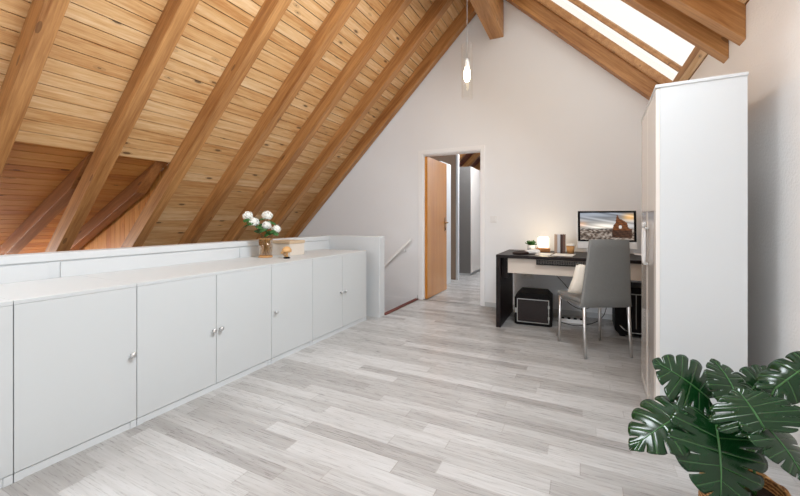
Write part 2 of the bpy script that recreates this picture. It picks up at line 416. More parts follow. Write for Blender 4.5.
# ---- roof boards
def board_band(mb, p0, p1, yr, n, along_off=0, th=.02, gap=.0065, row0=0):
    """boards parallel to Y between section points p0 (upper) and p1 (lower); p = (x,z)"""
    p0 = Vector((p0[0], 0, p0[1])); p1 = Vector((p1[0], 0, p1[1])); d = (p1-p0); L = d.length; d.normalize()
    nrm = Vector((d.z, 0, -d.x));
    if nrm.z < 0: nrm = -nrm
    wd = L/n
    for i in range(n):
        a = p0+d*(i*wd+gap/2); b = p0+d*((i+1)*wd-gap/2)
        for (y0, y1) in (yr(i) if callable(yr) else yr):
            P = [(a.x, y0, a.z), (b.x, y0, b.z), (b.x, y1, b.z), (a.x, y1, a.z)]
            Q = [tuple(Vector(q)+nrm*th) for q in P]
            r = row0+i
            U = [(y0, r+.02), (y0, r+.98), (y1, r+.98), (y1, r+.02)]
            mb.face(P, 0, U); mb.face(Q[::-1], 0, U[::-1])
            for k in range(4):
                k2 = (k+1) % 4; mb.face([P[k], Q[k], Q[k2], P[k2]], 0, [U[k], U[k], U[k2], U[k2]])
    # dark backing sheet above the boards
    for i in range(n):
        a = p0+d*(i*wd); b = p0+d*((i+1)*wd)
        for (y0, y1) in (yr(i) if callable(yr) else yr):
            lo, hi = nrm*(th+.001), nrm*(th+.05)
            P = [Vector((a.x, y0, a.z))+lo, Vector((b.x, y0, b.z))+lo, Vector((b.x, y1, b.z))+lo, Vector((a.x, y1, a.z))+lo]
            Q = [p+(hi-lo) for p in P]
            mb.face(P, 1); mb.face(Q[::-1], 1)
            for k in range(4): mb.face([P[k], Q[k], Q[(k+1) % 4], P[(k+1) % 4]], 1)
BW = .0995*COSA   # horizontal run of one board
XB = -3.562       # break line where the shed dormer starts
Y3 = 2.21
nL = 36; 
xs_top = XR; 
def pl(x): return (x, zl(x, TV))
f = MB()
nU = round((XR-XB)/BW); WL = (-3.32, -2.42, -2.2, -.6)
board_band(f, pl(XR), pl(XB), lambda i: [(YF, WL[2]), (WL[3], YB)] if WL[0] < XR-BW*(i+.5) < WL[1] else [(YF, YB)], nU)
nD = round((XB+4.98)/BW); board_band(f, pl(XB), pl(-4.98), [(Y3+.02, YB), (YF, -.9)], nD, row0=nU)
struct('ceiling', f, [M['boards'], M['gap']])
# shed dormer boards: flatter roof beyond the break line
DM = .46; ZD = zl(XB, TV)+.035
def pd(x, off=0): return (x, ZD+DM*(x-XB)+off)
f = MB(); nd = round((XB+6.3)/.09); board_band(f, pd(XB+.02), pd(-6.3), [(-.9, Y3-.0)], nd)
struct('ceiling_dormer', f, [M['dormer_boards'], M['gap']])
f = MB(); f.box((-6.4, -.9, 0), (-6.3, Y3, .06)); f.box((-6.4, -.9, .48), (-6.3, Y3, .56)); f.box((-6.4, -.9, .06), (-6.3, -.7, .48)); f.box((-6.4, 2.0, .06), (-6.3, Y3, .48)); struct('wall_dormer', f, M['wall'])
wf = thing('window_4', None, None, (0, 0, 0)); wf['kind'] = 'structure'
f = MB(); f.box((-6.37, -.7, .06), (-6.33, 2.0, .09)); f.box((-6.37, -.7, .45), (-6.33, 2.0, .48)); f.box((-6.37, -.7, .09), (-6.33, -.66, .45)); f.box((-6.37, 1.96, .09), (-6.33, 2.0, .45)); f.build('window_frame', M['white_soft'], wf)
f = MB(); f.box((-6.353, -.66, .09), (-6.347, 1.96, .45)); f.build('pane', M['pane'], wf)
# dormer cheeks with vertical boards
def cheek(y0, y1, name):
    f = MB(); x = XB-.02; i = 0
    while x > -6.28:
        x2 = x-.092
        zt0, zt1 = pd(x)[1], pd(x2)[1]; zb0, zb1 = max(0, zl(x, TV-.02)), max(0, zl(x2, TV-.02))
        P = [(x-.002, y0, zb0), (x2+.002, y0, zb1), (x2+.002, y0, zt1), (x-.002, y0, zt0)]
        Q = [(p[0], y1, p[2]) for p in P]
        U = [(zb0, i+.02), (zb1, i+.98), (zt1, i+.98), (zt0, i+.02)]
        f.face(P, 0, U); f.face(Q[::-1], 0, U[::-1])
        for k in range(4): f.face([P[k], Q[k], Q[(k+1) % 4], P[(k+1) % 4]], 0, [U[k], U[k], U[(k+1) % 4], U[(k+1) % 4]])
        f.face([(x, (y0+y1)/2, zb0), (x2, (y0+y1)/2, zb1), (x2, (y0+y1)/2, zt1), (x, (y0+y1)/2, zt0)], 1)
        x = x2; i += 1
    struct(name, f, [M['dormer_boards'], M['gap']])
cheek(Y3+.0, Y3+.02, 'wall_cheek'); cheek(-.92, -.9, 'wall_cheek_near')

# right slope with two roof windows
W1 = (-.62, .80, 3.195, 4.572)   # x0,x1,y0,y1
W2 = (-.75, .60, -1.5, 2.2)
nR = round((XW+.1-XR)/BW)
def yr_right(i):
    xa = XR+BW*i; xb = xa+BW; xm = (xa+xb)/2
    segs = [(YF, YB)]
    for (x0, x1, y0, y1) in (W1, W2):
        if x0 < xm < x1:
            ns = []
            for a, b in segs:
                if y0 > a and y1 < b: ns += [(a, y0), (y1, b)]
                else: ns.append((a, b))
            segs = ns
    return segs
f = MB(); board_band(f, (XR, zr(XR, TV)), (XR+BW*nR, zr(XR+BW*nR, TV)), yr_right, nR)
struct('ceiling_right', f, [M['boards'], M['gap']])
def roof_window(name, W, mull, lining=True):
    x0, x1, y0, y1 = W
    t = thing(name, None, None, (0, 0, 0)); t['kind'] = 'structure'
    n = Vector((S*COSA, 0, COSA)); d = Vector((COSA, 0, -S*COSA))
    def bar(a, b, y0_, y1_, lo, hi, mb):
        A = Vector((a, 0, zr(a, TV))); B = Vector((b, 0, zr(b, TV)))
        P = [A+n*lo, B+n*lo, B+n*hi, A+n*hi]
        mb.prism([(p.x, p.z) for p in P], y0_, y1_, 'y')
    f = MB()
    bar(x0-.0, x0+.04, y0, y1, -.005, .09, f); bar(x1-.03, x1, y0, y1, -.005, .09, f); bar(x0-.08, x0, y0, y1, .075, .09, f); bar(x1, x1+.08, y0, y1, .075, .09, f)
    bar(x0+.04, x1-.03, y0, y0+.015, .0, .08, f); bar(x0+.04, x1-.03, y1-.03, y1, .0, .08, f)
    f.build('window_frame', M['purlin'], t)
    ys = [y0+.015]+mull+[y1-.03]
    for m in mull:
        f = MB(); bar(x0+.04, x1-.03, m-.013, m+.013, -.014, .03, f); f.build('mullion', M['purlin'], t)
    for a, b in zip(ys, ys[1:]):
        f = MB(); bar(x0+.04, x1-.03, a+(.013 if a in mull else 0), b-(.013 if b in mull else 0), .004, .012, f); f.build('pane', M['pane'], t)
    return t
def added_left_window():  # unseen roof window, added as the opening for the left fill
    x0, x1, y0, y1 = -3.36, -2.38, -2.2, -.6
    t = thing('added_window_5', None, None, (0, 0, 0)); t['kind'] = 'structure'
    n = Vector((-S*COSA, 0, COSA))
    def bar(a, b, y0_, y1_, lo, hi, mb):
        A = Vector((a, 0, zl(a, TV))); B = Vector((b, 0, zl(b, TV)))
        mb.prism([(p.x, p.z) for p in (A+n*lo, B+n*lo, B+n*hi, A+n*hi)], y0_, y1_, 'y')
    f = MB(); bar(x0, x0+.06, y0, y1, .0, .07, f); bar(x1-.06, x1, y0, y1, .0, .07, f); bar(x0+.06, x1-.06, y0, y0+.04, 0, .07, f); bar(x0+.06, x1-.06, y1-.04, y1, 0, .07, f)
    f.build('window_frame', M['purlin'], t)
    f = MB(); bar(x0+.06, x1-.06, y0+.04, y1-.04, .04, .05, f); f.build('pane', M['pane'], t)
added_left_window()
roof_window('window_1', W1, [4.03])
roof_window('window_2', W2, [-.27, .97])

# ---- rafters (each a thing)
RD = TV*COSA   # perpendicular depth
def rafter_mesh_left():
    L = (XR+4.93)/COSA
    f = MB(); f.prism([(0, 0), (L, 0), (L, RD), (RD*S, RD)] if False else [(0, 0), (L, 0), (L, RD), (-0.0, RD)], 0, .098, 'y')
    o = f.build('rafter', M['rafter'], bevel=.003); return o
ang = math.atan(S)
def place_left(o, y):   # local X runs down the slope
    # matrix: X -> down-left slope, Y -> world Y (flipped handedness handled by scaling in mesh), Z -> up normal
    X = Vector((-COSA, 0, -S*COSA)); Z = Vector((-S*COSA, 0, COSA)); Yv = Z.cross(X)
    o.matrix_world = Matrix(((X.x, Yv.x, Z.x, XR), (X.y, Yv.y, Z.y, y), (X.z, Yv.z, Z.z, ZR), (0, 0, 0, 1)))
    return Yv
lefts = [(.335, 'pine rafter on the left slope just outside the left picture edge'),
         (.945, 'pale pine rafter crossing the top left corner, the nearest on the left slope'),
         (1.558, 'pine rafter on left slope with a flatter strut branching off behind its lower half'),
         (2.175, 'pine rafter on left slope beside the triangular panel of dark vertical boards'),
         (2.79, 'pine rafter on left slope, fourth from the far gable wall'),
         (3.385, 'pine rafter on left slope, third from the far gable wall, passing behind the white flowers'),
         (3.985, 'pine rafter on left slope, second from the far gable wall'),
         (4.56, 'dark pine rafter on left slope lying against the white gable wall')]
base = None
for y, lab in lefts:
    if base is None: o = base = rafter_mesh_left()
    else: o = base.copy(); C.objects.link(o)
    Yv = place_left(o, y if True else 0)
    # local +Y points to world -Y: shift so the timber spans y..y+.098
    if Yv.y < 0: o.location.y = y+.098
    tag(o, lab, 'rafter', 'pine rafters of the left roof slope')
# right slope rafters
def right_rafter(y, lab, w=.1, x1=XW-.001):
    L = (x1-XR)/COSA
    f = MB(); X = Vector((COSA, 0, -S*COSA)); Z = Vector((S*COSA, 0, COSA))
    # plumb cut at the wall
    f.prism([(0, 0), (L, 0), (L-RD*S, RD), (0, RD)], -w, 0, 'y')
    o = f.build('rafter', M['rafter'], bevel=.003)
    Yv = Z.cross(X)
    o.matrix_world = Matrix(((X.x, Yv.x, Z.x, XR), (X.y, Yv.y, Z.y, y+(w if Yv.y > 0 else 0)), (X.z, Yv.z, Z.z, ZR), (0, 0, 0, 1)))
    tag(o, lab, 'rafter', 'pine rafters of the right roof slope')
right_rafter(4.575, 'dark pine rafter on the right slope lying against the white gable wall', .1)
right_rafter(3.09, 'pine rafter on the right slope framing the near side of the roof window', .1)
right_rafter(2.81, 'pine rafter on the right slope in the top right corner, nearest to the rough wall', .1)
right_rafter(2.21, 'pine rafter on the right slope out of frame beyond the top right corner', .1)
# ridge purlin
f = MB(); f.box((-1.057, YF, 3.385), (-.886, 4.679, 3.84))
o = f.build('ridge_beam', M['purlin'], bevel=.006); tag(o, 'thick square pine ridge beam end at top centre above the doorway wall', 'beam')
# dormer rafters (flatter)
for y, lab in ((.945, 'dark flat dormer rafter out of frame at the left'),
               (1.558, 'dark flat strut with pale underside running to the left picture edge above the low wall'),
               (2.075, 'dark flat double beam along the top of the triangular vertical boarding')):
    f = MB(); dl = Vector((-1, 0, -DM)).normalized(); L = (XB+6.25)*math.sqrt(1+DM*DM)
    f.prism([(.42, 0), (L, 0), (L, .125), (.0, .125)], 0, .098, 'y')
    o = f.build('dormer_rafter', M['rafter_deep'], bevel=.003)
    X = dl; Z = Vector((-dl.z*-1, 0, 0)); Z = Vector((dl.z, 0, -dl.x)); Yv = Z.cross(X)
    zz = ZD-.125*math.sqrt(1+DM*DM)-.003
    o.matrix_world = Matrix(((X.x, Yv.x, Z.x, XB), (X.y, Yv.y, Z.y, y+(.098 if Yv.y < 0 else 0)), (X.z, Yv.z, Z.z, zz), (0, 0, 0, 1)))
    tag(o, lab, 'beam', 'flatter dark beams of the roof recess')

# ------------------------------------------------------------------ doorway, hall beyond
f = MB()
f.box((DX0-.07, YB-.016, 0), (DX0-.0, YB+.0, DZ+.055)); f.box((DX1, YB-.016, 0), (DX1+.05, YB, DZ+.055)); f.box((DX0, YB-.016, DZ), (DX1, YB, DZ+.055))
f.box((DX0-.02, YB, 0), (DX0+.012, YB+TW, DZ)); f.box((DX1-.012, YB, 0), (DX1+.02, YB+TW, DZ)); f.box((DX0+.012, YB, DZ-.012), (DX1-.012, YB+TW, DZ+.02))
struct('trim_3', f, M['white_bright'], bevel=.003)
f = MB(); f.box((DX0, YB-.005, 0), (DX1, YB+.02, .004)); struct('trim_4', f, M['steel'])
d = thing('door_1', None, None, (DX0+.012, YB+.03, 0)); d['kind'] = 'structure'
f = MB(); f.box((-.002, 0, .008), (.038, .80, DZ-.02)); f.build('door_leaf', M['door_wood'], d, bevel=.002)
f = MB(); f.box((.038, .70, .93), (.043, .745, 1.14)); f.tube([(.043, .722, 1.06), (.085, .722, 1.06), (.092, .71, 1.06), (.092, .58, 1.055)], .011); f.lathe([(0, 0), (.012, 0), (.012, .012), (0, .012)], c=(0, 0, 0), M=Matrix.Translation((.043, .727, .96)) @ Matrix.Rotation(R(90), 4, 'Y'))
f.build('door_handle', M['brass'], d)
# hall shell
HY = 10.2
f = MB(); f.box((-4.7, YB+TW, 0), (-4.6, HY, 3.2)); struct('wall_hall_left', f, M['wall'])
f = MB(); gable(HY, HY+.1, -4.7, XW+.1, 0, f); struct('wall_hall_back', f, M['wall'])
f = MB(); f.box((-.95, YB+TW, 0), (-.85, HY, 3.9)); struct('wall_hall_right', f, M['wall'])
f = MB()
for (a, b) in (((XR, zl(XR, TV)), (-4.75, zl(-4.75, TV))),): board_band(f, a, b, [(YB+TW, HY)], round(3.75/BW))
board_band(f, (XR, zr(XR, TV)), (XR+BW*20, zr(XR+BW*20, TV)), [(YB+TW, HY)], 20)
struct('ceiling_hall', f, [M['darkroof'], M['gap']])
for i, y in enumerate((5.4, 6.3, 7.2, 8.1, 9.0, 9.9)):
    o = base.copy(); C.objects.link(o); place_left(o, y+.098)
    tag(o, ['hidden rafter nearest the doorway on the dark hall roof', 'second hidden rafter on the dark hall roof', 'rafter on the dark hall roof nearest of those seen through the doorway', 'middle rafter on the dark hall roof seen through the doorway above the grey wardrobe', 'far rafter on the dark hall roof seen through the doorway above the grey wardrobe', 'farthest rafter on the dark hall roof, against the hall end wall'][i], 'rafter', 'rafters seen through the doorway')
f = MB(); f.box((-2.62, 5.62, 0), (-2.06, 6.12, 2.06)); o = f.build('white_cupboard', M['white_soft'], bevel=.004)
tag(o, 'narrow white cupboard edge right behind the open wooden door', 'cupboard')
f = MB(); f.box((-4.6, 6.5, 0), (-2.10, 6.56, 3.0)); struct('wall_partition', f, M['taupe'])
f = MB(); f.box((-2.092, 6.49, 0), (-2.048, 6.57, 3.0)); struct('trim_5', f, M['white_soft'], bevel=.003)
t = thing('wardrobe', 'tall grey and white wardrobe in the hall seen through the doorway', 'wardrobe', (-1.985, 7.1, 0))
f = MB(); f.box((-.8, 0, .04), (0, 1.6, 2.16)); f.build('side_panel', M['grey_shade'], t, bevel=.003)
for k in range(2):
    f = MB(); f.box((0, .005+.8*k, .06), (.02, .795+.8*k, 2.15)); dd = f.build('door', M['white_gloss'], t, bevel=.003)
    f = MB(); f.box((.02, .72 if k == 0 else .85, .75), (.035, .745 if k == 0 else .875, 1.5)); f.build('handle', M['steel'], dd)
f = MB(); f.box((-.8, .01, 0), (-.02, 1.59, .04)); f.build('plinth', M['white_soft'], t)

# stairs + nosing + handrail
t = thing('staircase', 'red-brown wooden stair edge at the floor opening beside the doorway', 'stairs', (0, 0, 0))
f = MB(); f.box((SX1-.03, SY0+.002, -.05), (SX1+.022, SY1-.016, .012)); f.build('nosing', M['redwood'], t, bevel=.004)
for k in range(8):
    f = MB(); z = -.19*(k+1); x = SX1-.22*k
    f.box((x-.25, SY0+.002, z-.035), (x-.003, SY1-.012, z)); f.build('tread', M['redwood'], t, bevel=.003)
t = thing('handrail', 'slim white handrail sloping down along the wall left of the doorway', 'handrail', (0, 0, 0))
f = MB(); a = Vector((-2.13, 4.6, .83)); b = Vector((-3.5, 4.6, -.42)); f.tube([a, b], .016, 12); f.build('rail', M['ceramic'], t)
f = MB(); f.tube([(-2.24, 4.6, .715), (-2.24, 4.62, .67), (-2.24, 4.68, .66)], .007); f.build('bracket', M['ceramic'], t); f = MB(); f.tube([(-3.2, 4.6, -.16), (-3.2, 4.62, -.2), (-3.2, 4.68, -.21)], .007); f.build('bracket', M['ceramic'], t)
# light switch
t = thing('light_switch', 'small square white light switch on the wall right of the doorway', 'switch', (-1.01, YB, 1.11))
f = MB(); f.box((-.042, -.01, -.042), (.042, 0, .042)); f.build('plate', M['ceramic'], t, bevel=.003)
f = MB(); f.box((-.028, -.015, -.028), (.028, -.01, .028)); f.build('rocker', M['ceramic'], t, bevel=.002)

# ------------------------------------------------------------------ cupboards along the knee wall
CX = -2.13
def knob(parent, y, z):
    f = MB(); f.lathe([(0, 0), (.006, 0), (.006, .012), (.013, .016), (.014, .024), (.010, .029), (0, .03)], 16, M=Matrix.Translation((.0, y, z)) @ Matrix.Rotation(R(90), 4, 'Y'))
    f.build('knob', M['chrome'], parent)
def cupboard(y0, y1, doors, lab):
    wdt = y1-y0
    t = thing('low_cupboard', lab, 'cupboard', (CX, y0, 0), 0, 'low white cupboards along the parapet')
    f = MB(); D = -(CX-KX)+.004   # negative depth direction
    f.box((D, .001, .042), (-.018, wdt-.001, .745)); f.build('body', M['white'], t)
    f = MB(); f.box((D, .001, .745), (-.0, wdt-.001, .763)); f.build('top_panel', M['white'], t, bevel=.0015)
    f = MB(); f.box((-.016, .03, 0), (-.006, wdt-.03, .036))
    f.build('plinth', M['white_soft'], t)
    for yy in (.002, wdt-.03):
        f = MB(); f.box((D, yy, 0), (-.001, yy+.028, .037)); f.build('foot', M['white_soft'], t)
    for (a, b, ky) in doors:
        f = MB(); f.box((-.018, a+.0016, .040), (0, b-.0016, .744)); dd = f.build('door', M['white'], t, bevel=.0012)
        if ky is not None: knob(dd, ky, .39)
    return t
cupboard(.178, .652, [(0, .474, None)], 'white low cupboard cut off by the left picture edge')
cupboard(.652, 1.126, [(0, .474, .447)], 'white single-door cupboard nearest the camera with knob at its right edge')
cupboard(1.126, 2.071, [(0, .474, .447), (.474, .945, .50)], 'white double-door cupboard with two knobs at the middle seam, second in the row')
cupboard(2.071, 2.546, [(0, .475, .035)], 'white single-door cupboard below the flower vase with knob at its left edge')
cupboard(2.546, 3.446, [(0, .45, .415), (.45, .90, .485)], 'white double-door cupboard at the far end of the row against the stair parapet')

# vase of hydrangeas
ZT = .763
VX, VY = -2.565, 2.425
t = thing('glass_vase', 'amber cylindrical glass vase on the white cupboard top', 'vase', (VX, VY, ZT))
f = MB(); f.lathe([(0, .004), (.058, .004), (.059, .17), (.056, .17), (.055, .010), (0, .010)], 32); f.build('body', M['amber_thin'], t)
f = MB(); f.lathe([(0, 0), (.060, 0), (.061, .014), (.058, .018), (0, .018)], 32); f.build('base', M['amber_solid'], t)
f = MB(); f.lathe([(.0555, .164), (.061, .164), (.062, .172), (.0555, .172), (.0555, .164)], 32); f.build('rim', M['amber_solid'], t)
F_, Rt_ = frame_axes()
def hyd(dr, df, dz, r, lab, sd):
    rnd = random.Random(sd)
    t = thing('hydrangea_stem', lab, 'flower', (VX, VY, ZT+.019), 0, 'white hydrangeas in the vase')
    top = Rt_*dr+F_*df+Vector((0, 0, dz))
    b0 = Vector((rnd.uniform(-.02, .02), rnd.uniform(-.02, .02), .004)); n_ = Vector((top.x*.18, top.y*.18, .155))
    f = MB(); f.tube([b0, b0*.5+n_*.5, n_, n_*.4+top*.6+Vector((0, 0, .01)), top], .0028, 7); f.build('stem', M['stem'], t)
    f = MB()
    for k in range(64):
        z = 1-2*(k+.5)/64; ph = k*2.39996; rr = math.sqrt(1-z*z)
        n = Vector((rr*math.cos(ph), rr*math.sin(ph), z)); 
        if z < -.75: continue
        r_ = r*rnd.uniform(.82, 1.12)
        c = top+Vector((n.x*r_, n.y*r_, n.z*r_*.9)); a = n.orthogonal().normalized(); b = n.cross(a); w_ = r*.3; rot = rnd.uniform(0, 1.5)
        for q in range(4):
            an = rot+q*PI/2; u = a*math.cos(an)+b*math.sin(an); v = n.cross(u)
            f.face([c-n*.002, c+u*w_*.6-v*w_*.42+n*w_*.15, c+u*w_*1.05+n*w_*.05, c+u*w_*.6+v*w_*.42+n*w_*.15], 0, smooth=True)
    f.lathe([(0, -r*.5), (r*.45, -r*.3), (r*.6, 0), (r*.45, r*.35), (0, r*.55)], 14, c=top)
    f.build('flower_head', M['petal'], t, recalc=False)
    for q in range(4):
        an = rnd.uniform(0, 2*PI); u = Vector((math.cos(an), math.sin(an), -.35)).normalized(); s0 = n_.lerp(top, .5+.12*q); v = u.cross(Vector((0, 0, 1))).normalized()
        f = MB(); Lf = r*2.3; prev = None
        rows = [(0, .04), (.25, .42), (.5, .5), (.75, .36), (1, .02)]
        pts = [[s0+u*Lf*a_+v*Lf*w_*.8*sgn+Vector((0, 0, .02*a_*(1-a_)*4*(.3+.7*(sgn == 0)))) for sgn in (-1, 0, 1)] for a_, w_ in rows]
        for A, B in zip(pts, pts[1:]):
            for k in range(2): f.face([A[k], A[k+1], B[k+1], B[k]], smooth=True)
        o = f.build('leaf', M['green'], t); m = o.modifiers.new('s', 'SOLIDIFY'); m.thickness = .001
hyd(-.160, .0, .355, .042, 'white hydrangea head on the far left of the bouquet, highest on that side', 1)
hyd(-.098, -.02, .298, .044, 'white hydrangea head low on the left of the bouquet', 2)
hyd(.008, .02, .358, .044, 'white hydrangea head at the top of the bouquet, the largest', 3)
hyd(.022, -.03, .268, .039, 'white hydrangea head in the middle of the bouquet just over the vase rim', 4)
hyd(.096, .0, .236, .038, 'white hydrangea head lowest on the right of the bouquet', 5)
# storage box
t = thing('storage_box', 'beige storage box with tan lid standing behind the mushroom figure', 'box', (-2.455, 2.615, ZT), R(0))
f = MB(); f.box((-.235, 0, 0), (0, .20, .112)); f.build('body', M['storage'], t, bevel=.004)
f = MB(); f.box((-.24, -.005, .112), (.005, .205, .14)); f.build('lid', M['storage_lid'], t, bevel=.004)
t = thing('mushroom_figure', 'small golden mushroom ornament on a dark foot beside the vase', 'ornament', (-2.327, 2.44, ZT)); t.scale = (1.15, 1.15, 1.15)
f = MB(); f.lathe([(0, 0), (.024, 0), (.026, .006), (.018, .012), (0, .012)], 20); f.build('foot', M['black'], t)
f = MB(); f.lathe([(0, .012), (.013, .012), (.009, .03), (.012, .06), (0, .06)], 16); f.build('stalk', M['mush'], t)
f = MB(); f.lathe([(0, .052), (.030, .046), (.037, .052), (.035, .068), (.024, .083), (.010, .091), (0, .092)], 24); f.build('cap', M['mush'], t)
f = MB(); f.lathe([(0, .040), (.016, .036), (.021, .041), (.017, .052), (.006, .058), (0, .059)], 20, c=(-.026, -.012, 0)); f.tube([(-.012, -.006, .015), (-.026, -.012, .04)], .005, 8); f.build('small_cap', M['mush'], t)

# ------------------------------------------------------------------ pendant lamp
t = thing('pendant_lamp', 'bare bulb pendant in a clear glass tube hanging from the ridge beam', 'lamp', (-.97, 3.35, 0))
f = MB(); f.tube([(0, 0, 3.385), (0, 0, 2.60)], .0035, 8); f.build('cord', M['cord'], t)
f = MB(); f.lathe([(0, 3.385), (.045, 3.385), (.04, 3.36), (.012, 3.345), (0, 3.345)], 24); f.build('ceiling_rose', M['ceramic'], t)
f = MB(); f.lathe([(0, 2.61), (.008, 2.61), (.02, 2.585), (.022, 2.535), (.018, 2.53), (0, 2.53)], 20); f.build('socket', M['ceramic'], t)
f = MB(); f.lathe([(0, 2.53), (.014, 2.53), (.024, 2.505), (.031, 2.47), (.031, 2.435), (.020, 2.40), (0, 2.392)], 20); f.build('bulb', M['bulb_on'], t)
f = MB(); f.lathe([(.050, 2.735), (.052, 2.735), (.052, 2.235), (.050, 2.235), (.050, 2.735)], 32); f.build('glass_tube', M['clear_thin'], t)
f = MB()
for an in (R(20), R(200)): 
    f.tube([(.0, 0, 2.60), (.05*math.cos(an), .05*math.sin(an), 2.63)], .0015, 6)
f.build('hanger', M['chrome'], t)

lp2 = bpy.data.lights.new('pendant_bulb_light', 'POINT'); lp2.energy = 9; lp2.color = (1, .76, .5); lp2.shadow_soft_size = 0
lo2 = bpy.data.objects.new('pendant_bulb_light', lp2); C.objects.link(lo2); lo2.location = (0, 0, 2.375); lo2.parent = t
# ------------------------------------------------------------------ desk
DXL, DXR, DYF, DYB, DH = -.80, .80, 3.81, 4.56, .745
t = thing('desk', 'dark espresso desk with cream drawer front against the gable wall', 'desk', (0, 0, 0))
f = MB(); f.box((DXL, DYF, DH-.03), (DXR, DYB, DH)); f.build('desktop', M['espresso'], t, bevel=.002)
for x in (DXL, DXR-.045): f = MB(); f.box((x, DYF+.003, 0), (x+.045, DYB-.003, DH-.03)); f.build('leg_panel', M['espresso'], t, bevel=.002)
f = MB(); f.box((-.69, DYF+.05, .56), (.70, DYF+.068, DH-.031)); part_label(f.build('drawer_front', M['cream'], t, bevel=.002), 'cream drawer front')
f = MB(); f.box((-.685, DYF+.068, .565), (.695, DYF+.45, DH-.031)); f.build('drawer_box', M['cream'], t)
for x0_, x1_ in ((DXL+.045, -.69), (.70, DXR-.045)): f = MB(); f.box((x0_, DYF+.10, .50), (x1_, DYF+.12, DH-.031)); f.build('filler', M['espresso'], t)
# black openwork tray hung under the desk edge
t = thing('keyboard_tray', 'black openwork tray full of small keys hung under the desk front edge', 'tray', (-.41, DYF-.0, 0))
f = MB(); f.box((0, .005, .662), (.52, .045, .668)); f.box((0, .005, .668), (.006, .045, .712)); f.box((.514, .005, .668), (.52, .045, .712))
f.build('tray_frame', M['black'], t)
f = MB(); rnd = random.Random(4)
for k in range(34):
    x = .008+k*.0148
    for z in (.671, .684, .697): f.box((x, .004, z), (x+.0115, .012, z+.0095))
for k in range(34):
    x = .010+k*.0148
    for z in (.671, .684, .697):
        if rnd.random() < .45: f.box((x+.002, .0035, z+.003), (x+.002+rnd.uniform(.003, .007), .0045, z+.006), mi=1)
f.build('key_block', [M['blacklace'], M['grey_keys']], t)

# items on the desk
def on(px, py, z):
    d = F_+Rt_*((px-400)/367)+Vector((0, 0, (220-py)/367)); k = (z-CAMZ)/d.z
    return Vector((0, 0, CAMZ))+d*k
# succulent (x, y measured on the desk top)
t = thing('potted_succulent', 'tiny succulent in a white pot at the left of the desk', 'plant', (-.535, 4.45, DH)); t.scale = (1.4, 1.4, 1.35)
f = MB(); f.lathe([(0, 0), (.026, 0), (.032, .05), (.028, .05), (.026, .043), (0, .043)], 24); f.build('pot', M['ceramic'], t)
rnd = random.Random(3)
for k in range(22):
    an = k*2.4; el = .35+.9*(k/22); u = Vector((math.cos(an)*math.cos(el), math.sin(an)*math.cos(el), math.sin(el))); v = u.cross(Vector((0, 0, 1))).normalized(); n = v.cross(u)
    L = .052; b0 = Vector((0, 0, .043))
    f = MB(); rows = [(0, .12), (.35, .2), (.7, .16), (1, .01)]
    P = [[b0+u*L*a+v*L*w_+n*.0, b0+u*L*a+n*L*.07, b0+u*L*a-v*L*w_, b0+u*L*a-n*L*.07] for a, w_ in rows]
    for A, B in zip(P, P[1:]):
        for q in range(4): f.face([A[q], A[(q+1) % 4], B[(q+1) % 4], B[q]], smooth=True)
    f.build('leaf', M['green'], t)
# table lamp
t = thing('table_lamp', 'small lamp with a glowing cube shade on a wooden block base', 'lamp', (-.385, 4.36, DH))
f = MB(); f.box((-.085, -.04, 0), (.06, .04, .043)); f.build('base', M['box_wood'], t, bevel=.003)
f = MB(); f.lathe([(0, .043), (.03, .043), (.032, .055), (0, .055)], 20, c=(-.01, 0, 0)); f.build('collar', M['ceramic'], t)
f = MB(); f.box((-.062, -.045, .055), (.045, .045, .165)); f.build('shade', M['shade_on'], t, bevel=.014, seg=4)
lp = bpy.data.lights.new('table_lamp_light', 'POINT'); lp.energy = .75; lp.color = (1, .70, .38); lp.shadow_soft_size = 0
lo = bpy.data.objects.new('table_lamp_light', lp); C.objects.link(lo); lo.location = (-.01, .02, .19); lo.parent = t
# books standing
bx = -.278
for wd, mt, lab in ((.030, 'tan_book', 'tan book standing beside the lamp, leftmost of the four'), (.030, 'silver_book', 'silver-white book standing second from left by the lamp'),
                    (.024, 'brown_book', 'dark brown book standing third from left by the lamp'), (.024, 'taupe_book', 'taupe book standing rightmost, next to the paper cup')):
    f = MB(); f.box((0, 0, 0), (wd-.0015, .15, .20)); b_ = thing('book', lab, 'book', (bx, 4.30, DH), 0, 'books standing on the desk')
    f.bm.free(); f = MB(); f.box((0, 0, 0), (.003, .15, .2)); f.box((wd-.0045, 0, 0), (wd-.0015, .15, .2)); f.box((.003, 0, 0), (wd-.0045, .003, .2)); f.build('cover', M[mt], b_, bevel=.001)
    f = MB(); f.box((.003, .003, .004), (wd-.0045, .146, .196)); f.build('pages', M['paper'], b_)
    bx += wd
# cup
t = thing('paper_cup', 'kraft paper cup with a white lid right of the books', 'cup', (-.118, 4.235, DH))
f = MB(); f.lathe([(0, 0), (.031, 0), (.042, .088), (0, .088)], 28); f.build('cup_body', M['kraft'], t)
f = MB(); f.lathe([(0, .086), (.045, .086), (.045, .095), (.038, .097), (.037, .107), (0, .107)], 28); f.build('lid', M['paper'], t)
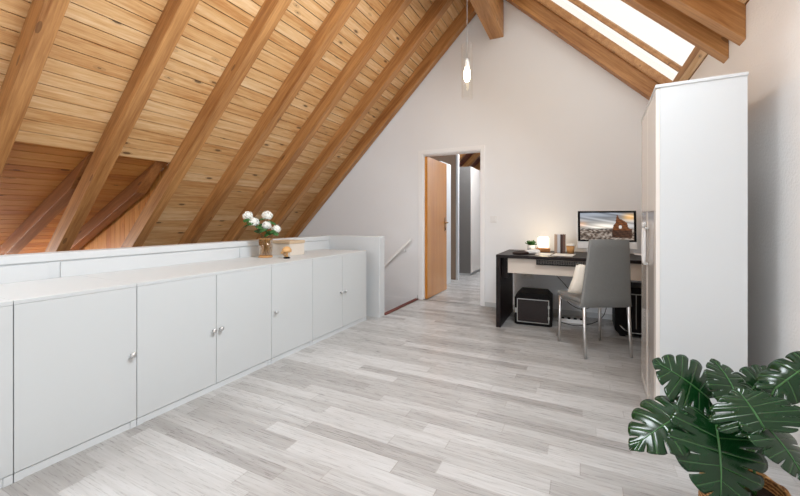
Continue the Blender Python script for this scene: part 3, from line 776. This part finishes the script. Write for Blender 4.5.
# magazine / sheets
c = on(572, 256.5, DH)
for (x0, y0, x1, y1, dz, rz, lab) in ((-.27, 3.93, -.08, 4.17, .0, R(-6), 'sheet of white paper lying on the desk under the paper cup side, right sheet'), (-.43, 3.95, -.29, 4.17, 0, R(-4), 'cream sheet of paper lying on the desk in front of the lamp, left sheet')):
    f = MB(); f.box((-(x1-x0)/2, -(y1-y0)/2, 0), ((x1-x0)/2, (y1-y0)/2, .006)); o = f.build('paper_sheet', M['paper'], bevel=.001); o.location = ((x0+x1)/2, (y0+y1)/2, DH+dz); o.rotation_euler = (0, 0, rz); tag(o, lab, 'paper', 'papers on the desk')
# rolled cloth and dark gloves
def blob(name, mat, pts, rad, lab, cat, flat=.6):
    f = MB(); f.tube(pts, rad, 12); 
    for v in f.bm.verts: v.co.z = DH+(v.co.z-DH)*flat if v.co.z > DH else DH
    o = f.build(name, mat); s = o.modifiers.new('s', 'SUBSURF'); s.levels = s.render_levels = 1; tag(o, lab, cat); return o
blob('rolled_cloth', M['tower'], [(-.56, 4.00, DH+.022), (-.53, 4.01, DH+.022), (-.46, 4.06, DH+.026), (-.42, 4.08, DH+.025), (-.40, 4.09, DH+.024)], [.008, .022, .030, .028, .012], 'crumpled white cloth on the left of the desk', 'cloth', .95)
blob('leather_pouch', M['brown_cloth'], [(-.66, 3.95, DH+.01), (-.64, 3.955, DH+.012), (-.57, 3.97, DH+.016), (-.52, 3.99, DH+.016), (-.50, 4.0, DH+.012)], [.008, .022, .026, .022, .01], 'dark brown leather pouch lying left of the white cloth', 'pouch', .9)

# monitor
MW, MHh = .535, .315
mang = R(9)
t = thing('computer_monitor', 'white all-in-one computer showing a rocky coast at sunset', 'computer', (.215, 4.33, DH), mang)
T = Matrix.Translation((0, 0, .29)) @ Matrix.Rotation(R(-4), 4, 'X')
f = MB(); f.box((-MW/2-.006, -.006, -MHh/2-.075), (MW/2+.006, .022, MHh/2+.008), M=T); f.build('casing', M['ceramic'], t, bevel=.005)
f = MB(); f.box((-MW/2, -.009, -MHh/2), (MW/2, -.0061, MHh/2), M=T); f.build('bezel', M['black'], t)
sw, sh = MW-.044, MHh-.036
f = MB(); NX, NY = 110, 62
colr = f.bm.loops.layers.float_color.new('Col')
def pic(u, v):
    r = random.random()
    sky_t = (v-.42)/.58
    if v > .42:
        a = (.62, .60, .58); b = (.42, .45, .50)
        c = [a[i]*(1-sky_t)+b[i]*sky_t for i in range(3)]
        cl = .5+.5*math.sin(u*9+v*14+2*math.sin(v*23+u*5)); c = [x*(.75+.45*cl) for x in c]
        gl_ = math.exp(-((u-.42)/.28)**2-((v-.5)/.16)**2); c = [c[0]+.40*gl_, c[1]+.36*gl_, c[2]+.30*gl_]
        go = math.exp(-((u-.93)/.13)**2-((v-.84)/.13)**2); c = [c[0]+.5*go, c[1]+.22*go, c[2]-.1*go]
        go = math.exp(-((u-.03)/.1)**2-((v-.58)/.1)**2); c = [c[0]+.3*go, c[1]+.12*go, c[2]]
    else:
        n = math.sin(u*31+3*math.sin(v*40))*math.sin(v*55+4*math.sin(u*13)); k = .28+.2*n+.1*(r-.5)
        c = [k*1.08+.04, k*.95+.02, k*.88]
        if v > .36: c = [x*.6+.14 for x in c]
        if n > .55: c = [.62, .58, .54]
        if n < -.5: c = [.08, .06, .06]
    # rock stack
    du = u-.72
    top = None
    if .60 < u < .96:
        ks = [(.60, .30), (.63, .55), (.665, .60), (.69, .88), (.70, .94), (.72, .86), (.74, .78), (.79, .74), (.84, .68), (.88, .62), (.90, .45), (.96, .38)]
        for (a0, b0), (a1, b1) in zip(ks, ks[1:]):
            if a0 <= u <= a1: top = b0+(b1-b0)*(u-a0)/(a1-a0)
        if top and .08 < v < top and not (((u-.755)/.028)**2+((v-.47)/.07)**2 < 1):
            n = math.sin(u*60+v*30)*.5+math.sin(v*70-u*20)*.5; k = .17+.05*n+.06*(r-.5)
            if v > .35: c = [k*1.7, k*.85, k*.42]
            else: c = [k*.9, k*.55, k*.4]
    return [max(0, min(1, x)) for x in c]
for i in range(NX):
    for j in range(NY):
        us = (i/NX, (i+1)/NX); vs = (j/NY, (j+1)/NY)
        P = [T @ Vector((-sw/2+sw*a, -.0095, -sh/2+sh*b)) for a, b in ((us[0], vs[0]), (us[1], vs[0]), (us[1], vs[1]), (us[0], vs[1]))]
        fc = f.face(P); c_ = pic((i+.5)/NX, (j+.5)/NY)
        for l in fc.loops: l[colr] = (*[x**1.6 for x in c_], 1)
ms = NT('screen_picture'); at = ms.node('ShaderNodeVertexColor', layer_name='Col'); ms.l.new(at.outputs[0], ms.b.inputs['Emission Color']); ms.b.inputs['Emission Strength'].default_value = .95
ms.b.inputs['Base Color'].default_value = (.01, .01, .01, 1); ms.b.inputs['Roughness'].default_value = .15
f.build('screen', ms.m, t, recalc=False)
f = MB(); f.prism([(-.09, 0), (.09, 0), (.09, .006), (-.09, .006)], -.06, .12, 'y'); f.box((-.06, .05, .006), (.06, .06, .2)); f.build('stand', M['chrome'], t, bevel=.002)
# bundle of white things right of the monitor
t = thing('headphones', 'white looped headphones lying at the right end of the desk by the wardrobe', 'headphones', (.52, 4.06, DH))
f = MB(); pts = [(.085*math.cos(a), .05*math.sin(a), .014+.02*abs(math.sin(a/2))) for a in [k*PI/10 for k in range(0, 19)]]; f.tube(pts, .008, 8); f.build('band', M['ceramic'], t)
f = MB(); f.lathe([(0, 0), (.035, 0), (.038, .012), (.03, .024), (0, .026)], 20, c=(.08, 0, 0)); f.lathe([(0, 0), (.035, 0), (.038, .012), (.03, .024), (0, .026)], 20, c=(.06, -.075, 0)); f.build('ear_cup', M['ceramic'], t)

# ------------------------------------------------------------------ things under the desk
t = thing('black_cabinet_box', 'black box with sloping shoulders and a silver framed front door under the desk left side', 'box', (-.465, 4.035, 0), R(3))
f = MB(); w2, h = .185, .335
f.prism([(-w2, .012), (-w2+.02, 0), (w2-.02, 0), (w2, .012), (w2, h-.05), (w2-.05, h), (-w2+.05, h), (-w2, h-.05)], 0, .34, 'y'); f.build('body', M['black'], t, bevel=.006)
f = MB()
a, b, lo, hi = -w2+.025, w2-.03, .03, .275
for (x0, z0, x1, z1) in ((a, lo, a+.008, hi), (b-.008, lo, b, hi), (a, lo, b, lo+.008), (a, hi-.008, b, hi)): f.box((x0, -.006, z0), (x1, 0, z1))
f.build('door_frame', M['steel'], t)
f = MB(); f.box((a+.01, -.003, lo+.01), (b-.01, -.0005, hi-.01)); f.build('door_pane', simple('dark_glass', srgb(24, 12, 12), .12), t)
f = MB(); f.box((a-.022, -.014, .125), (a+.004, -.006, .175)); f.build('latch', M['steel'], t, bevel=.002)
for z in (.075, .19): f = MB(); f.box((b-.012, -.01, z), (b+.006, -.006, z+.03)); f.build('hinge', M['steel'], t)
t = thing('black_tower', 'tall black case with thin silver trim under the desk beside the wardrobe', 'case', (.44, 4.02, 0), R(0))
f = MB(); f.prism([(-.17, .06), (-.13, .02), (.13, .02), (.17, .06), (.17, .47), (-.17, .47)], 0, .36, 'y'); f.build('body', M['black'], t, bevel=.008)
f = MB(); f.box((-.15, -.008, .405), (.15, 0, .413)); f.box((-.002, -.008, .09), (.004, 0, .405)); f.tube([(-.13, -.006, .11), (-.09, -.006, .07), (-.03, -.006, .05), (.03, -.006, .05), (.09, -.006, .07), (.13, -.006, .11)], .005); f.build('silver_trim', M['steel'], t)
f = MB(); f.box((-.13, .03, 0), (-.08, .08, .02)); f.box((.08, .03, 0), (.13, .08, .02)); f.box((-.13, .27, 0), (-.08, .32, .02)); f.box((.08, .27, 0), (.13, .32, .02)); f.build('feet', M['black'], t)
# power strip + cables
t = thing('power_strip', 'white power strip with cables on the floor behind the chair', 'power strip', (-.10, 4.34, 0), R(4))
f = MB(); f.box((-.13, -.025, 0), (.13, .025, .04)); f.build('strip_body', M['ceramic'], t, bevel=.004)
f = MB()
for k in range(4): f.box((-.11+.06*k, -.016, .04), (-.08+.06*k, .016, .052))
f.build('plugs', M['black'], t)
def cable(pts, lab, r=.0035):
    f = MB(); P = []
    pts = [Vector(p) for p in pts]; pts = [pts[0]]+pts+[pts[-1]]
    for i in range(1, len(pts)-2):
        for k in range(8):
            s_ = k/8; a, b, c_, d_ = pts[i-1:i+3]
            P.append(.5*((2*b)+(c_-a)*s_+(2*a-5*b+4*c_-d_)*s_*s_+(3*b-a-3*c_+d_)*s_**3))
    P.append(pts[-2]); f.tube(P, r, 7); o = f.build('cable', M['black']); tag(o, lab, 'cable', 'cables under the desk'); return o
cable([(-.36, 4.52, .70), (-.30, 4.5, .52), (-.18, 4.48, .38), (-.05, 4.46, .22), (.0, 4.42, .09)], 'black cable dropping diagonally from under the desktop left of the chair')
cable([(-.25, 4.3, .012), (-.1, 4.2, .01), (.0, 4.25, .01), (.12, 4.4, .02), (.2, 4.5, .08), (.24, 4.6, .2)], 'black cable looping on the floor and up the wall behind the chair')
cable([(.22, 4.6, .30), (.1, 4.55, .16), (-.02, 4.5, .12), (-.14, 4.52, .17), (-.2, 4.58, .25)], 'black cable sagging along the wall above the power strip')
t = thing('wall_socket', 'white double wall socket under the desk behind the black box', 'socket', (-.60, YB, .43))
f = MB(); f.box((-.075, -.01, -.04), (.075, 0, .04)); f.build('plate', M['ceramic'], t, bevel=.003)
f = MB()
for x in (-.037, .037): f.lathe([(0, 0), (.02, 0), (.02, .004), (0, .004)], 16, M=Matrix.Translation((x, -.01, 0)) @ Matrix.Rotation(R(90), 4, 'X'))
f.build('outlets', M['ceramic'], t)

# ------------------------------------------------------------------ chair
ca = R(30)
cc = Vector((.072, 3.545, 0))
t = thing('dining_chair', 'high-backed grey faux-leather chair with chrome legs at the desk', 'chair', cc, ca)
# local: +y faces the desk, back at -y
hw, hd = .19, .20
f = MB(); f.box((-.205, -.20, .42), (.205, .215, .462)); f.build('seat', M['leather'], t, bevel=.016, seg=3)
f = MB()
prof = [(-.205, .40), (-.205, .47), (-.215, .60), (-.228, .75), (-.238, .88), (-.242, .945)]
n = len(prof); xs = [-1, -.93, -.5, 0, .5, .93, 1]
def bw(z): return .215-(z-.40)/.545*.05
G = []
for side in (0, 1):
    g_ = []
    for (y, z) in prof:
        row = []
        for u in xs:
            th = .034 if abs(u) < .99 else .018
            yy = y+(.0 if side == 0 else th)-(.0 if side or abs(u) < .99 else -.012)
            row.append(f.bm.verts.new((u*bw(z), yy-.012*(1-u*u)*0, z)))
        g_.append(row)
    G.append(g_)
def quad(a, b, c_, d_): 
    q = f.bm.faces.new((a, b, c_, d_)); q.smooth = True
for s_ in (0, 1):
    for i in range(n-1):
        for k in range(len(xs)-1): quad(G[s_][i][k], G[s_][i][k+1], G[s_][i+1][k+1], G[s_][i+1][k])
for i in range(n-1):
    quad(G[0][i][0], G[0][i+1][0], G[1][i+1][0], G[1][i][0]); quad(G[0][i][-1], G[0][i+1][-1], G[1][i+1][-1], G[1][i][-1])
for k in range(len(xs)-1):
    quad(G[0][0][k], G[0][0][k+1], G[1][0][k+1], G[1][0][k]); quad(G[0][-1][k], G[0][-1][k+1], G[1][-1][k+1], G[1][-1][k])
o = f.build('backrest', M['leather'], t); o.modifiers.new('b', 'BEVEL').width = .004
for sx in (-1, 1):
    f = MB(); f.tube([(sx*.185, -.19, .43), (sx*.187, -.205, .2), (sx*.19, -.225, 0)], [.014, .0125, .011], 12); f.build('leg', M['chrome'], t)
    f = MB(); f.tube([(sx*.185, .19, .43), (sx*.187, .195, .2), (sx*.19, .20, 0)], [.014, .0125, .011], 12); f.build('leg', M['chrome'], t)
f = MB(); f.box((-.19, -.192, .395), (-.17, .20, .42)); f.box((.17, -.192, .395), (.19, .20, .42)); f.box((-.17, .18, .395), (.17, .20, .42)); f.box((-.17, -.192, .395), (.17, -.172, .42)); f.build('seat_frame', M['chrome'], t, bevel=.004)
# cushion leaning on the backrest
f = MB()
N = 14; grid = {}
for s_ in (-1, 1):
    for i in range(N+1):
        for j in range(N+1):
            u = i/N*2-1; v = j/N*2-1
            edge = max(0, (1-u*u)*(1-v*v))**.6
            pin = 1-.03*(1-abs(u*v))**2*(max(abs(u), abs(v))**3)
            if s_ == 1 and (abs(u) == 1 or abs(v) == 1): grid[(s_, i, j)] = grid[(-1, i, j)]
            else: grid[(s_, i, j)] = f.bm.verts.new((u*.225*pin, s_*.05*edge, v*.128*pin))
for s_ in (-1, 1):
    for i in range(N):
        for j in range(N):
            q = f.bm.faces.new([grid[(s_, a, b)] for a, b in ((i, j), (i+1, j), (i+1, j+1), (i, j+1))]); q.smooth = True
o = f.build('cushion', M['cushion'])
o.matrix_world = Matrix.Translation(cc) @ Matrix.Rotation(ca, 4, 'Z') @ Matrix.Translation((-.02, -.112, .585)) @ Matrix.Rotation(R(10), 4, 'Y') @ Matrix.Rotation(R(14), 4, 'X')
tag(o, 'cream cushion propped on the grey chair seat against its backrest', 'cushion')

# ------------------------------------------------------------------ wardrobe at the right
wr = R(-2.0)*-1
t = thing('wardrobe', 'tall white two-door wardrobe beside the rough right wall', 'wardrobe', (.331, 2.262, 0), math.atan2(-(.358-.331), .73)*-1*-1)
Wd, Wl, Wh = .355, .735, 1.79
f = MB(); f.box((.02, 0, .03), (Wd, Wl, Wh-.016)); f.build('body', M['white_soft'], t, bevel=.0015)
f = MB(); f.box((0, -.003, Wh-.016), (Wd+.003, Wl+.003, Wh)); f.build('top_panel', M['white_soft'], t, bevel=.0015)
f = MB(); f.box((.03, .005, 0), (Wd-.01, Wl-.005, .03)); f.build('plinth', M['espresso'], t)
for k in range(2):
    y0 = .002+k*Wl/2; y1 = y0+Wl/2-.004
    f = MB(); f.box((.002, y0, .012), (.0199, y1, Wh-.018)); dd = f.build('door', M['white_gloss'], t, bevel=.0015)
    f = MB(); f.box((-.0005, y0+.05, .08), (.002, y1-.05, 1.15)); pn = f.build('inset_panel', M['grey_panel'], dd, bevel=.001); part_label(pn, 'glossy grey lower door panel')
    f = MB(); yc = (y1-.035) if k == 0 else (y0+.035); sg = 1 if k == 0 else -1
    pts = []
    for q in range(25):
        a = q/24*2*PI; pts.append((-.018-.0*q, yc+.05*math.sin(a)*(.6+.4*math.cos(a)**2), .945+.105*math.cos(a)))
    f.tube(pts, .0055, 8)
    f.tube([(.002, yc, .84), (-.018, yc, .84)], .005, 8); f.tube([(.002, yc, 1.05), (-.018, yc, 1.05)], .005, 8)
    for q in (-1, 1): f.tube([(-.018, yc, 1.045), (-.019, yc+q*.018, 1.075), (-.018, yc+q*.036, 1.085), (-.018, yc+q*.045, 1.07)], .004, 7)
    f.build('handle', M['ceramic'], dd)

# ------------------------------------------------------------------ monstera in its basket
PB = Vector((.48, 1.61, 0))
b_ = thing('woven_basket', 'round woven basket used as planter in the bottom right corner', 'basket', PB)
f = MB(); f.lathe([(0, 0), (.098, 0), (.115, .06), (.118, .13), (.110, .2), (.114, .212), (.108, .222), (.100, .214), (.100, .17), (0, .17)], 40); f.build('basket_body', M['basket'], b_)
f = MB(); 
rings = 0
for zz, rr in ((.216, .108),):
    f.tube([(rr*math.cos(a), rr*math.sin(a), zz+.004*math.sin(9*a)) for a in [2*PI*k/48 for k in range(49)]], .009, 8)
f.build('rim', M['basket'], b_)
f = MB(); f.lathe([(0, .190), (.06, .192), (.099, .185), (.099, .171), (0, .171)], 30); o = f.build('soil', M['soil'], b_)

mt = thing('monstera_plant', 'swiss cheese plant with split glossy leaves in the woven basket', 'plant', PB)
HALF = [(.02, .0), (.10, -.12), (.26, -.16), (.42, -.06), (.51, .12), (.53, .32), (.48, .52), (.38, .70), (.24, .86), (.10, .97), (0, 1.04)]
def outl(t_):
    x = t_*(len(HALF)-1); i = min(int(x), len(HALF)-2); s_ = x-i
    p = [Vector((*HALF[max(0, min(len(HALF)-1, i+k))], 0)) for k in (-1, 0, 1, 2)]
    return .5*((2*p[1])+(p[2]-p[0])*s_+(2*p[0]-5*p[1]+4*p[2]-p[3])*s_*s_+(3*p[1]-p[0]-3*p[2]+p[3])*s_**3)
def leaf(base_pt, tip_pt, normal, width, petiole_from, seed, droop=.12, cup=.10, split=.85):
    """base_pt, tip_pt world; normal approx facing direction of the upper surface"""
    rnd = random.Random(seed)
    bpt, tpt = Vector(base_pt), Vector(tip_pt); Yv = (tpt-bpt); L = Yv.length; Yv.normalize()
    N_ = Vector(normal); N_ = (N_-Yv*N_.dot(Yv)).normalized(); Xv = Yv.cross(N_).normalized()
    W_ = width/1.06
    f = MB()
    nl = 7; per = 8; nr = 9
    def P3(x, y, r):
        z = -droop*L*(y**2)-cup*L*(abs(x)*1.7)**2+.05*L*math.sin(max(0, y)*3)
        return bpt-PB+Xv*(x*W_)+Yv*(y*L)+N_*z
    for sg in (-1, 1):
        for li in range(nl):
            t0, t1 = li/nl, (li+1)/nl
            depth = .42+.16*rnd.random() if li > 0 else .6
            gapw = split*(.10+.09*rnd.random())
            cols = []
            for a in range(per+1):
                s_ = a/per; col_ = []
                for b in range(nr+1):
                    r = b/nr
                    k = 0 if r < depth else ((r-depth)/(1-depth))
                    sc__ = s_*2-1
                    shrink = 1-gapw*min(1, k*2.2)
                    tt = (t0+t1)/2+(t1-t0)/2*sc__*shrink
                    tt = min(1, max(0, tt))
                    O = outl(tt); Mx = Vector((0, max(0, (tt-.22)/.78)*.94, 0))
                    rend = 1-.10*abs(sc__)**3
                    Pp = Mx.lerp(O, r*rend)
                    lift = .018*math.cos(sc__*PI/2)*r*L*1.0
                    q = P3(Pp.x*sg, Pp.y, r)+N_*lift
                    col_.append((q, (r, li+s_)))
                cols.append(col_)
            vv = [[f.bm.verts.new(q[0]) for q in c_] for c_ in cols]
            for a in range(per):
                for b in range(nr):
                    ids = [(a, b), (a+1, b), (a+1, b+1), (a, b+1)]
                    if b == 0 and (vv[a][0].co-vv[a+1][0].co).length < 1e-6: ids = [(a, 0), (a+1, 1), (a, 1)]
                    try: fc = f.bm.faces.new([vv[i][j] for i, j in ids])
                    except ValueError: continue
                    fc.smooth = True
                    for l, (i, j) in zip(fc.loops, ids): l[f.uv].uv = cols[i][j][1]
    bmesh.ops.remove_doubles(f.bm, verts=f.bm.verts, dist=.0004)
    o = f.build('leaf', M['leaf'], mt)
    s_ = o.modifiers.new('s', 'SOLIDIFY'); s_.thickness = .0012
    # midrib
    f = MB(); f.tube([P3(0, y, 0)+N_*.001 for y in (0, .2, .4, .6, .8, .95)], [.0028, .0025, .002, .0016, .0012, .0006], 7); f.build('midrib', simple('midrib_green', srgb(56, 100, 52), .35) if 'midrib_green' not in bpy.data.materials else bpy.data.materials['midrib_green'], o)
    # petiole
    a = Vector(petiole_from); c_ = bpt-PB; m_ = a.lerp(c_, .5)+Vector((0, 0, .05))*(1 if c_.z > a.z else .3)
    pts = []
    for k in range(13):
        q = k/12; pts.append(a*(1-q)**2+m_*2*q*(1-q)+c_*q*q)
    f = MB(); f.tube(pts, .0042, 8); f.build('petiole', simple('petiole_green', srgb(60, 104, 46), .45) if 'petiole_green' not in bpy.data.materials else bpy.data.materials['petiole_green'], mt)
def at(px, py, d): return Vector((0, 0, CAMZ))+(F_+Rt_*((px-400)/367)+Vector((0, 0, (220-py)/367)))*d
tocam = -F_
UPV = Vector((0, 0, 1))
def stemp(k): return (.03*math.cos(k*2.1), .03*math.sin(k*2.1), .185)
leaf(at(716, 425, 1.16), at(722, 508, 1.07), tocam*.9+UPV*.55, .285, stemp(0), 11, .05, .08)              # E front dark
leaf(at(708, 398, 1.30), at(655, 360, 1.38), tocam*.55+UPV*.8, .28, stemp(1), 12, .06, .08)             # A upper left
leaf(at(739, 402, 1.24), at(716, 358, 1.34), tocam*.7+UPV*.6+Rt_*.2, .19, stemp(2), 13, .1, .1)            # B
leaf(at(690, 412, 1.24), at(634, 442, 1.14), tocam*.4+UPV*.9, .20, stemp(3), 14, .12, .12)               # D left low
leaf(at(764, 428, 1.08), at(738, 388, 1.16), tocam*.75+UPV*.5-Rt_*.25, .25, stemp(4), 15, .1, .12)          # F upper lobe
leaf(at(760, 420, 1.12), at(812, 482, 1.0), tocam*.7+UPV*.6+Rt_*.3, .20, stemp(5), 16, .1, .12)             # F right
leaf(at(750, 398, 1.22), at(818, 418, 1.14), UPV*.9+tocam*.35, .13, stemp(6), 17, .08, .1)               # G
leaf(at(776, 388, 1.26), at(836, 346, 1.30), tocam*.5+UPV*.8, .13, stemp(7), 18, .1, .12)                # H
leaf(at(742, 400, 1.32), at(770, 366, 1.40), tocam*.6+UPV*.6+Rt_*.1, .13, stemp(8), 19, .08, .1)              # C
leaf(at(752, 420, 1.33), at(785, 452, 1.30), tocam*.8+UPV*.4, .2, stemp(9), 20, .08, .1)                 # back filler
f = MB(); f.tube([(0, 0, .18), (.005, .0, .22), (.0, .01, .27)], [.014, .012, .008], 10); f.build('stem', M['stem'], mt)
